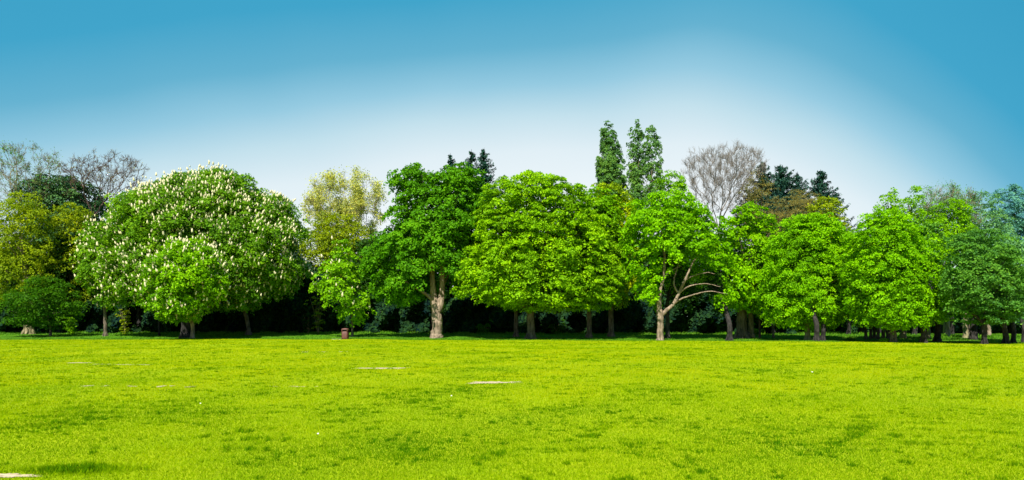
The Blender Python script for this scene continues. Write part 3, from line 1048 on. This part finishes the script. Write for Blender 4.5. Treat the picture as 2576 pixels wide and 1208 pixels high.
far(2478, 88, [(478, 2465, 2492), (500, 2440, 2515), (540, 2425, 2535), (600, 2420, 2550), (660, 2430, 2560)], 'bluegreen', 47,
    'haze-painted grey-green domed tree behind the right end hornbeam', Rc=.55, m=24, size=.24, density=.9, up=1.4, out=.4)
far(2545, 92, [(462, 2525, 2570), (480, 2500, 2590), (530, 2492, 2610), (580, 2500, 2620), (640, 2520, 2620)], 'blue', 48,
    'tree at the right edge with haze painted into its blue-green leaves', Rc=.5, m=26, size=.25, density=1.1, gap=-.1)

# ------------------------------------------------------------ trees standing along the meadow
lg = 'spring trees lined up behind the meadow'
make_tree(51, 'small dark layered beech on a thin trunk at the left', 127, 846, [(688, 110, 145), (705, 80, 175), (730, 50, 200), (760, 25, 215), (790, 30, 215), (812, 50, 190), (825, 95, 150)], 'young', w=6,
          Rc=.62, m=24, size=.24, density=1.3, kd=.9, up=1.6, out=.25, gap=-.1, bark='bark', name='beech_tree', yoff=-1)
make_tree(52, 'slim chestnut with white candles hanging at the left flank of the big one', 265, 846, [(560, 235, 330), (600, 212, 350), (660, 205, 360), (720, 225, 350), (760, 245, 330), (778, 255, 300)], 'chestnut', w=9,
          Rc=.6, m=26, size=.30, density=1.1, kd=.8, blossom=1.8, name='chestnut_tree', yoff=-1)
make_tree(53, 'thin dark-stemmed chestnut under the shade of the big one', 400, 844, [(650, 360, 430), (700, 330, 455), (750, 335, 460), (785, 360, 440)], 'chestnut', w=5, bark='bark_dark',
          Rc=.6, m=24, size=.30, density=.9, name='chestnut_tree')
make_tree(54, 'huge domed chestnut covered in white candles with a thick dark trunk', 469, 850.5, [(404, 498, 530), (414, 440, 575), (432, 375, 622), (455, 325, 650), (485, 262, 688), (530, 230, 716),
          (580, 212, 741), (630, 207, 746), (680, 210, 738), (725, 235, 700), (755, 290, 640), (772, 340, 590)], 'chestnut', w=24, bark='bark_dark', Rc=.66, m=30, size=.27, density=1.3, kd=.62, lump=3.6, bh=.35,
          shell=1.1, blossom=2.0, yoff=3.5, name='chestnut_tree', gap=-.5)
make_tree(55, 'chestnut with white candles on a curved pale trunk right of the big one', 624, 843.5, [(585, 640, 680), (620, 590, 722), (670, 570, 738), (710, 565, 732), (745, 575, 708), (780, 590, 670)], 'chestnut', w=10,
          Rc=.6, m=28, size=.30, density=1.2, kd=.7, blossom=1.8, yoff=-5.5, stems=[[(628, 846, 12), (626, 830, 10), (620, 800, 9.5), (613, 775, 9, -.5), (616, 740, 8, -2), (640, 690, 6, -4)]], name='chestnut_tree')
make_tree(56, 'low bright chestnut with white candles standing foremost before the big one', 484, 853, [(598, 478, 515), (612, 450, 545), (635, 425, 575), (670, 400, 598), (705, 385, 605), (740, 378, 590), (770, 392, 560),
          (795, 425, 530), (806, 450, 505)], 'chestnut_lit', w=10, bark='bark_pale', Rc=.55, m=30, size=.29, density=1.7, kd=.75, lump=2.4, blossom=1.3, yoff=-2.2, name='chestnut_tree')
make_tree(57, 'young chestnut with few white candles behind the litter bin', 886, 848, [(588, 862, 878), (615, 845, 895), (650, 828, 915), (690, 800, 925), (725, 780, 935), (755, 800, 945), (785, 835, 950), (808, 862, 935)],
          'chestnut_lit', w=6, Rc=.5, m=26, size=.30, density=1.35, kd=.85, lump=1.8, blossom=.30, gap=-.05, bh=.42, name='chestnut_tree', yoff=-1)
make_tree(58, 'tall deep green sycamore with a thick pinkish trunk forked in two', 1098, 850.5,
          [(400, 1150, 1182), (415, 1110, 1208), (432, 1085, 1225), (460, 1010, 1236), (485, 992, 1242), (510, 985, 1248), (550, 965, 1245), (590, 938, 1245), (630, 915, 1240), (680, 905, 1225),
           (715, 915, 1200), (745, 940, 1150), (762, 960, 1120)],
          'sycamore', bark='bark_pale', Rc=.62, m=30, size=.33, density=1.25, kd=.72, lump=3.4, gap=-.35, name='sycamore_tree', yoff=1, plumes=[[(404, 1035, 1052), (414, 1005, 1080), (432, 980, 1105), (455, 966, 1100), (472, 975, 1080)]],
          holes=[(1102, 742, 50, 80, 2.0), (1075, 790, 60, 45, 9)],
          stems=[[(1098, 852, 38), (1098, 845, 31), (1100, 825, 26), (1099, 800, 27), (1097, 780, 25), (1094, 762, 22), (1090, 735, 15), (1088, 700, 13), (1087, 660, 11), (1090, 600, 9), (1075, 520, 6), (1060, 440, 2)],
                 [(1101, 782, 23), (1108, 760, 19), (1112, 730, 14), (1113, 690, 13), (1116, 650, 11), (1130, 590, 9), (1150, 500, 5), (1160, 430, 2)]],
          limbs=[([(1094, 765), (1084, 750), (1068, 738), (1045, 724, -1), (1015, 705, -2)], .26, .05), ([(1113, 715), (1130, 690, 1), (1165, 650, 2)], .2, .04),
                 ([(1089, 690), (1070, 640, -1), (1030, 590, -2)], .18, .04)])
for i, (px, by, w, rows, mt, lab) in enumerate([
        (1298, 847.5, 11, [(560, 1270, 1330), (600, 1240, 1350), (700, 1235, 1360), (775, 1260, 1340)], 'darkleaf', 'slim shaded tree just left of the wide maple trunk'),
        (1482, 850, 13, [(470, 1470, 1530), (500, 1450, 1560), (560, 1440, 1580), (640, 1440, 1585), (720, 1440, 1585), (770, 1460, 1560)], 'lime', 'straight-trunked lime, first right of the wide maple'),
        (1537, 847.5, 14, [(460, 1492, 1560), (485, 1480, 1590), (520, 1475, 1602), (580, 1480, 1610), (680, 1490, 1610), (765, 1500, 1590)], 'limey', 'yellowish lime on a dark straight trunk, second right of the wide maple')]):
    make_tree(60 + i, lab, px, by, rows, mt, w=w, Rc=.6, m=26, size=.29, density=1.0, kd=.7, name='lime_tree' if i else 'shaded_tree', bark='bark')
make_tree(163, 'wide spreading yellow-green maple in the middle of the row', 1335, 853.5,
          [(428, 1335, 1365), (440, 1285, 1410), (458, 1240, 1440), (485, 1212, 1480), (530, 1205, 1515), (570, 1198, 1540), (610, 1190, 1556), (650, 1172, 1566), (690, 1155, 1572), (720, 1146, 1572),
           (742, 1155, 1565), (765, 1240, 1530), (780, 1330, 1480)],
          'maple', w=20, Rc=.52, m=30, size=.27, density=1.7, kd=.60, lump=1.9, gap=-.35, up=1.5, out=.4, name='maple_tree', yoff=-.5,
          limbs=[([(1332, 790), (1318, 772, -1), (1290, 755, -2)], .2, .05), ([(1336, 785), (1352, 762), (1385, 735, -1)], .22, .05)])
make_tree(64, 'bright green lime with bare curving limbs showing in its hollow right side', 1661, 857,
          [(474, 1635, 1725), (488, 1600, 1755), (510, 1580, 1785), (540, 1572, 1822), (580, 1568, 1850), (620, 1568, 1872), (660, 1580, 1890), (700, 1592, 1920), (735, 1605, 1940), (755, 1615, 1920), (772, 1628, 1880)],
          'bright', bark='bark_pale', Rc=.58, m=28, size=.30, density=1.35, kd=.62, lump=2.8, gap=-.3, name='lime_tree', yoff=1,
          holes=[(1748, 705, 78, 62, 1.6), (1735, 770, 72, 55, 9), (1672, 765, 25, 70, 1.5)],
          stems=[[(1661, 858, 21), (1661, 850, 17), (1661, 820, 16), (1660, 792, 16), (1658, 770, 12), (1660, 740, 8), (1668, 700, 7), (1672, 650, 6), (1665, 580, 4), (1660, 500, 1.5)],
                 [(1662, 795, 11), (1675, 782, 10), (1692, 768, 8.5), (1706, 742, 7.5), (1724, 703, 6, -.5), (1741, 665, 4.5, -.5), (1756, 640, 3, 0), (1770, 600, 2, .5)]],
          limbs=[([(1694, 765), (1715, 752, -.4), (1745, 742, -1), (1785, 733, -1.6), (1830, 740, -2)], .10, .022), ([(1708, 738), (1735, 720, -.6), (1775, 714, -1), (1812, 722, -1.4)], .08, .018),
                 ([(1722, 706), (1745, 694, -.4), (1778, 686, -1), (1800, 690, -1.2)], .06, .016), ([(1658, 772), (1650, 758), (1640, 745, -.6)], .09, .03),
                 ([(1704, 735), (1695, 712), (1702, 680, .4), (1712, 650, .6)], .09, .03), ([(1668, 700), (1690, 680, .5), (1715, 670, 1)], .1, .03)])
make_tree(65, 'black-stemmed tree hidden right behind the hollow lime', 1679, 852, [(640, 1640, 1730), (690, 1620, 1760), (740, 1640, 1770), (778, 1690, 1740)], 'darkleaf', w=11, bark='bark_dark', name='shaded_tree', size=.3, Rc=.6, m=24)
make_tree(66, 'rounded dense maple on the thickest grey trunk right of the hollow lime', 1866, 851, [(513, 1852, 1890), (530, 1825, 1915), (560, 1812, 1930), (610, 1815, 1942), (670, 1825, 1945), (730, 1830, 1945), (785, 1845, 1925)],
          'lime', w=27, Rc=.58, m=28, size=.29, density=1.2, kd=.75, name='maple_tree', yoff=-1.5)
make_tree(67, 'mossy olive-trunked tree beside the thick grey trunk', 1889, 850, [(640, 1870, 1920), (690, 1850, 1940), (750, 1855, 1940), (790, 1870, 1920)], 'lime', w=14, bark='bark_olive', name='mossy_tree', size=.3)
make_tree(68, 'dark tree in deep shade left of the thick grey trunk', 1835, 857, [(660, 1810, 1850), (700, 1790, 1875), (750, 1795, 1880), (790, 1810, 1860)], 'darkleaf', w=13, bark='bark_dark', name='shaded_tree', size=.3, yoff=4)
make_tree(69, 'dense egg-shaped lime with a pale trunk, left of the pair at the right', 2031, 857, [(533, 2015, 2090), (550, 1975, 2115), (585, 1945, 2132), (630, 1925, 2145), (690, 1912, 2150), (740, 1905, 2150), (780, 1915, 2145),
          (808, 1940, 2125), (824, 1985, 2100)], 'bright', w=13, bark='bark_olive', Rc=.42, m=36, size=.19, density=2.9, kd=.72, lump=1.5, gap=-.5, name='lime_tree')
make_tree(70, 'black-trunked lime tucked behind the left egg-shaped crown', 2054, 860, [(560, 2040, 2100), (620, 2000, 2140), (720, 1990, 2150), (800, 2010, 2130)], 'lime', w=13, bark='bark_dark', size=.28, name='lime_tree', yoff=3)
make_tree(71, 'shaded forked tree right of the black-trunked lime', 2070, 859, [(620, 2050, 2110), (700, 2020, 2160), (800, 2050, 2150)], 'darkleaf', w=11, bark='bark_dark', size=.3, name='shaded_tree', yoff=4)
make_tree(72, 'large dense egg-shaped lime, right one of the pair, on a grey trunk', 2247, 862.5, [(523, 2195, 2260), (545, 2160, 2290), (580, 2138, 2325), (625, 2128, 2350), (680, 2122, 2372), (730, 2125, 2388), (775, 2132, 2388),
          (805, 2155, 2365), (822, 2190, 2320)], 'bright', w=14, Rc=.42, m=36, size=.19, density=2.9, kd=.72, lump=1.5, gap=-.5, name='lime_tree')
make_tree(73, 'black-trunked lime behind the right egg-shaped crown', 2323, 863.5, [(590, 2290, 2345), (640, 2250, 2385), (720, 2240, 2395), (790, 2260, 2385), (815, 2290, 2350)], 'bright', w=14, bark='bark_dark', Rc=.5, size=.25, m=26, density=1.3, name='lime_tree', yoff=2)
make_tree(74, 'dark-trunked tree in the gap before the right end hornbeam', 2358, 861, [(530, 2350, 2410), (580, 2320, 2440), (650, 2330, 2450), (720, 2340, 2450), (790, 2355, 2430)], 'hornbeam', w=15, bark='bark_dark', Rc=.5, size=.26, m=26, density=1.2, name='hornbeam_tree', yoff=3)
hb = dict(bark='bark_dark', Rc=.45, m=30, size=.20, density=2.2, kd=.75, lump=1.6, up=1.5, out=.3, name='hornbeam_tree', gap=-.25)
make_tree(75, 'broad layered dark green hornbeam at the right end on a forked black trunk', 2476, 866.5, [(573, 2435, 2500), (590, 2405, 2535), (625, 2385, 2565), (675, 2375, 2585), (725, 2380, 2590), (770, 2395, 2585), (800, 2420, 2560), (812, 2445, 2530)],
          'hornbeam', w=12, **hb, limbs=[([(2476, 815), (2492, 798), (2510, 785)], .14, .04), ([(2474, 815), (2455, 795), (2430, 780)], .12, .04)])
make_tree(76, 'leaning black-trunked hornbeam right of the broad one', 2530, 865.5, [(640, 2530, 2590), (690, 2515, 2610), (750, 2510, 2620), (795, 2520, 2600)], 'hornbeam', w=13, lean=-9, **hb)
make_tree(77, 'slender hornbeam beside the leaning trunk at the right edge', 2549, 863.5, [(600, 2540, 2590), (660, 2530, 2620), (740, 2530, 2620), (800, 2540, 2590)], 'hornbeam', w=10, **hb, yoff=2)
make_tree(78, 'hornbeam whose thin trunk stands at the very right edge', 2574, 861, [(620, 2560, 2600), (680, 2550, 2630), (800, 2560, 2620)], 'hornbeam', w=8, **hb, yoff=2)

# slim trunks inside the wood, right half; crowns merge with the rest
sl = dict(Rc=.7, m=22, size=.36, density=.5, gap=-.6)
proto = make_tree(80, 'slim reddish trunk standing in the dark huddle left of the right egg-shaped lime', 2190, 853, [(690, 2175, 2210), (720, 2160, 2222), (770, 2165, 2220), (800, 2175, 2210)], 'darkleaf', w=7,
                  bark='bark_red', name='slim_tree', group='slim reddish trunks huddled in the shade', **sl)


def slim(px, by, label, group, s=1.0, bark=None):
    t = proto.copy()
    C.objects.link(t)
    Y = depth_for(px, by)
    x = (px - CX) / FP * Y
    t.location = (x, Y, float(ground_z(x, Y)) - .03)
    t.rotation_euler = (0, 0, px * 1.7)
    t.scale = (s, s, 1.05)
    t['label'] = label
    if group:
        t['group'] = group
    elif 'group' in t:
        del t['group']
    for ch in list(proto.children):
        c = ch.copy()
        C.objects.link(c)
        c.parent = t
        if bark and ch.name.startswith('trunk'):
            c.data = c.data.copy()
            c.data.materials[0] = M[bark]
    return t


for px, by in [(2178, 854), (2199, 852), (2209, 854), (2222, 851.5), (2233, 854), (2241, 852)]:
    slim(px, by, proto['label'], proto['group'], .9 + .25 * ((px * 7) % 5) / 5)
for px, by, s, bk, lab in [
        (1911, 850, .8, 'bark_red', 'thin grey-red trunk in the dark just right of the mossy tree'),
        (1946, 850, .8, 'bark', 'thin pale trunk in the dark between the mossy tree and the left egg-shaped lime'),
        (2272, 852, 2.0, 'bark_olive', 'tan trunk in the shade just right of the grey trunk of the right egg-shaped lime'),
        (2335, 853, 1.4, 'bark_olive', 'olive trunk between the two black trunks under the right egg-shaped lime'),
        (2385, 848, 1.4, 'bark_pale', 'pale sunlit trunk on the far grass right of the right egg-shaped lime'),
        (2428, 850, 1.7, 'bark_olive', 'olive trunk on the far grass left of the broad hornbeam'),
        (2439, 848, 1.1, 'bark', 'thin grey trunk behind the olive and black ones left of the broad hornbeam'),
        (2449, 857, 2.4, 'bark_dark', 'stout dark trunk just left of the broad hornbeam'),
        (2487, 846, 1.6, 'bark_pale', 'pale trunk on the far grass right of the broad hornbeam trunk')]:
    slim(px, by, lab, None, s, bk)


# ------------------------------------------------------------ shrubs at the foot of the wood
def shrub(seed, label, px, Y, w, h, mat, size=.2, n=50, kind='shrub'):
    rng = np.random.default_rng(seed)
    x = (px - CX) / FP * Y
    base = np.array((x, Y, float(ground_z(x, Y)) - .02))
    t = thing(kind, label, 'shrub', base)
    paths = []
    Pc = []
    for i in range(9):
        a = rng.uniform(0, 6.28)
        r = rng.uniform(.1, 1) * w / 2
        tip = base + np.array((math.cos(a) * r, math.sin(a) * r * .7, h * rng.uniform(.6, 1)))
        paths.append(smooth_path([(*(base + np.array((math.cos(a) * .06, math.sin(a) * .06, 0))), .03), (*(base * .5 + tip * .5 + np.array((0, 0, .1 * h))), .02), (*tip, .008)], 5, rng, .02))
        for f in np.linspace(.3, 1, n // 9):
            Pc.append(base + (tip - base) * f + rng.normal(size=3) * .12 * w)
    V, F = tubes(paths, 5)
    mesh_obj('stems', V - base, F, M['bark_olive'], t)
    Pc = np.array(Pc)
    Pc[:, 2] = np.maximum(Pc[:, 2], base[2] + .15)
    dr = nrm(Pc - base)
    V, F, ti = leaf_clumps(rng, Pc, dr, .3, 20, size)
    mesh_obj('foliage', V - base, F, M[mat], t, ti)


shrub(901, 'bright green leafy shrub at the wood edge right of the small beech', 181, 80, 1.5, 2.1, 'lime')
shrub(902, 'pale olive shrub with long stems in the dark between the slim chestnuts', 312, 80, 2.2, 3.4, 'gold', n=40)
shrub(903, 'low yellow-green bush at the foot of the mossy olive trunk', 1899, 70, 1.5, .75, 'yellow')
shrub(904, 'dull green bush at the wood edge far left of the litter bin', 775, 81, 2.4, 2.8, 'darkleaf')
shrub(905, 'ivy-covered bush in the shade left of the wide maple trunk', 1215, 80, 2.2, 1.2, 'young')
shrub(906, 'low weedy bush at the wood edge right of the wide maple trunk', 1405, 80, 2.6, 1.4, 'young')
shrub(907, 'small nettle clump on the shady bank between the two egg-shaped limes', 2140, 58, .6, .35, 'young', size=.12, n=27)
shrub(908, 'tiny sapling tuft in the grass left of the right egg-shaped lime trunk', 2225, 55, .5, .4, 'bright', size=.12, n=27)
shrub(909, 'olive-green bush overhanging the dark wood left of the young chestnut', 800, 80, 2.5, 5.2, 'yellow', n=36)


# ------------------------------------------------------------ litter bin
def litter_bin():
    Y = depth_for(868.5, 854.2)
    x = (868.5 - CX) / FP * Y
    s = 1 / FP * Y
    W2, H = 8.2 * s, 28.5 * s
    base = np.array((x, Y, float(ground_z(x, Y))))
    t = thing('litter_bin', 'reddish brown litter bin with a domed hood and dark slot at the meadow edge', 'bin', base)
    m = flat_mat('brown_bin_plastic', (.085, .026, .018), .6, .3)
    mt = flat_mat('hood_plastic', (.13, .05, .042), .5, .4)
    dk = flat_mat('bin_inside', (.012, .010, .010), .9, .1)
    pl = flat_mat('concrete_slab', (.45, .45, .36), .9, .1)

    def rings(prof, n=32, p=5):
        """superellipse rings -> verts, faces (closed top and bottom by fans)"""
        th = np.linspace(0, 2 * math.pi, n, endpoint=False)
        c, s_ = np.cos(th), np.sin(th)
        q = (np.abs(c) ** p + np.abs(s_) ** p) ** (-1 / p)
        V = []
        for z, a, b in prof:
            V += [(a * q[i] * c[i], b * q[i] * s_[i], z) for i in range(n)]
        F = []
        for k in range(len(prof) - 1):
            F += [(k * n + i, k * n + (i + 1) % n, (k + 1) * n + (i + 1) % n, (k + 1) * n + i) for i in range(n)]
        return V, F
    V, F = rings([(0, 0, 0), (0, W2 * .96, W2 * .96), (.03, W2 * .98, W2 * .98), (H * .10, W2 * .99, W2 * .99), (H * .66, W2 * 1.0, W2 * 1.0), (H * .665, W2 * .97, W2 * .97),
                  (H * .69, W2 * .97, W2 * .97), (H * .69, W2 * .8, W2 * .8), (H * .66, 0, 0)])
    mesh_obj('body', V, F, m, t)
    # raised panel on the front
    def box(name, cx_, cy_, cz_, hx, hy, hz_, mat, parent):
        V = [(cx_ + i * hx, cy_ + j * hy, cz_ + k * hz_) for i in (-1, 1) for j in (-1, 1) for k in (-1, 1)]
        F = [(0, 1, 3, 2), (4, 6, 7, 5), (0, 4, 5, 1), (2, 3, 7, 6), (0, 2, 6, 4), (1, 5, 7, 3)]
        o = mesh_obj(name, V, F, mat, parent)
        bv = o.modifiers.new('bevel', 'BEVEL')
        bv.width = min(hx, hy, hz_) * .5
        bv.segments = 2
        return o
    box('door_panel', 0, -W2 * 1.0, H * .36, W2 * .74, .012, H * .26, mt, t)
    # hood: four corner posts, dark liner, rim and dome
    for i in (-1, 1):
        for j in (-1, 1):
            box('post', i * W2 * .80, j * W2 * .80, H * .78, W2 * .15, W2 * .15, H * .105, m, t)
    box('liner', 0, 0, H * .77, W2 * .74, W2 * .74, H * .075, dk, t)
    box('sill', 0, -W2 * .93, H * .715, W2 * .66, W2 * .06, H * .022, mt, t)
    V, F = rings([(H * .86, 0, 0), (H * .86, W2 * .95, W2 * .95), (H * .87, W2 * 1.04, W2 * 1.04), (H * .915, W2 * 1.05, W2 * 1.05), (H * .945, W2 * .90, W2 * .90), (H * .975, W2 * .60, W2 * .60),
                  (H * .992, W2 * .28, W2 * .28), (H, 0, 0)])
    mesh_obj('hood', V, F, mt, t, smooth=False)
    V, F = rings([(0, 0, 0), (.0, 1.9, .7), (.012, 1.85, .66), (.014, 0, 0)])
    o = mesh_obj('concrete_slab', np.array(V) + base + (.4, .9, .012), F, pl)
    o['kind'] = 'structure'


litter_bin()


# ------------------------------------------------------------ daisies in the grass
def daisy_mesh():
    V, F = [], []
    n = 9
    for i in range(n):
        a = 2 * math.pi * i / n
        c, s = math.cos(a), math.sin(a)
        k = len(V)
        V += [(0, 0, 0), (c * .010 - s * .005, s * .010 + c * .005, .002), (c * .020, s * .020, .001), (c * .010 + s * .005, s * .010 - c * .005, .002)]
        F.append((k, k + 1, k + 2, k + 3))
    return V, F


def daisies():
    wm = flat_mat('white_petal', (.85, .85, .82))
    ym = flat_mat('yellow_centre', (.7, .45, .04))
    src = None
    for i, (px, py, k, lab) in enumerate([(1136, 1001, .95, 'white daisy in the open meadow left of the longest bare patch'), (504, 1021, .8, 'white daisy low in the meadow below the big chestnut'),
                                     (800, 1099, .8, 'white daisy below the litter bin in the near grass'), 
                                     (2043, 942, 1.3, 'white daisy far out in the meadow before the left egg-shaped lime'),
                                     ]):
        x, y = gpt(px, py)
        z = surf(np.array([[x, y]]))[0]
        if src is None:
            t = thing('daisy', lab, 'flower', (x, y, z), 'daisies scattered in the meadow')
            st, sf = tubes([(np.array([(0, 0, 0), (.002, 0, .03), (0, 0, .055)]), np.full(3, .0012))], 5)
            mesh_obj('stem', st, sf, M['young'], t)
            V, F = daisy_mesh()
            pt = mesh_obj('petals', V, F, wm, t)
            V, F = tubes([(np.array([(0, 0, 0), (0, 0, .003), (0, 0, .005)]), np.array([.006, .006, .001]))], 8)
            ct = mesh_obj('centre', V, F, ym, t)
            for o in (pt, ct):
                o.location = (0, 0, .055)
                o.rotation_euler = (R(35), 0, 0)
            src = t
        else:
            t = src.copy()
            C.objects.link(t)
            t.location = (x, y, z)
            t['label'] = lab
            for ch in list(src.children):
                c = ch.copy()
                C.objects.link(c)
                c.parent = t
        t.scale = (k, k, k)


daisies()
print('faces', sum(len(o.data.polygons) for o in C.objects if o.type == 'MESH'))
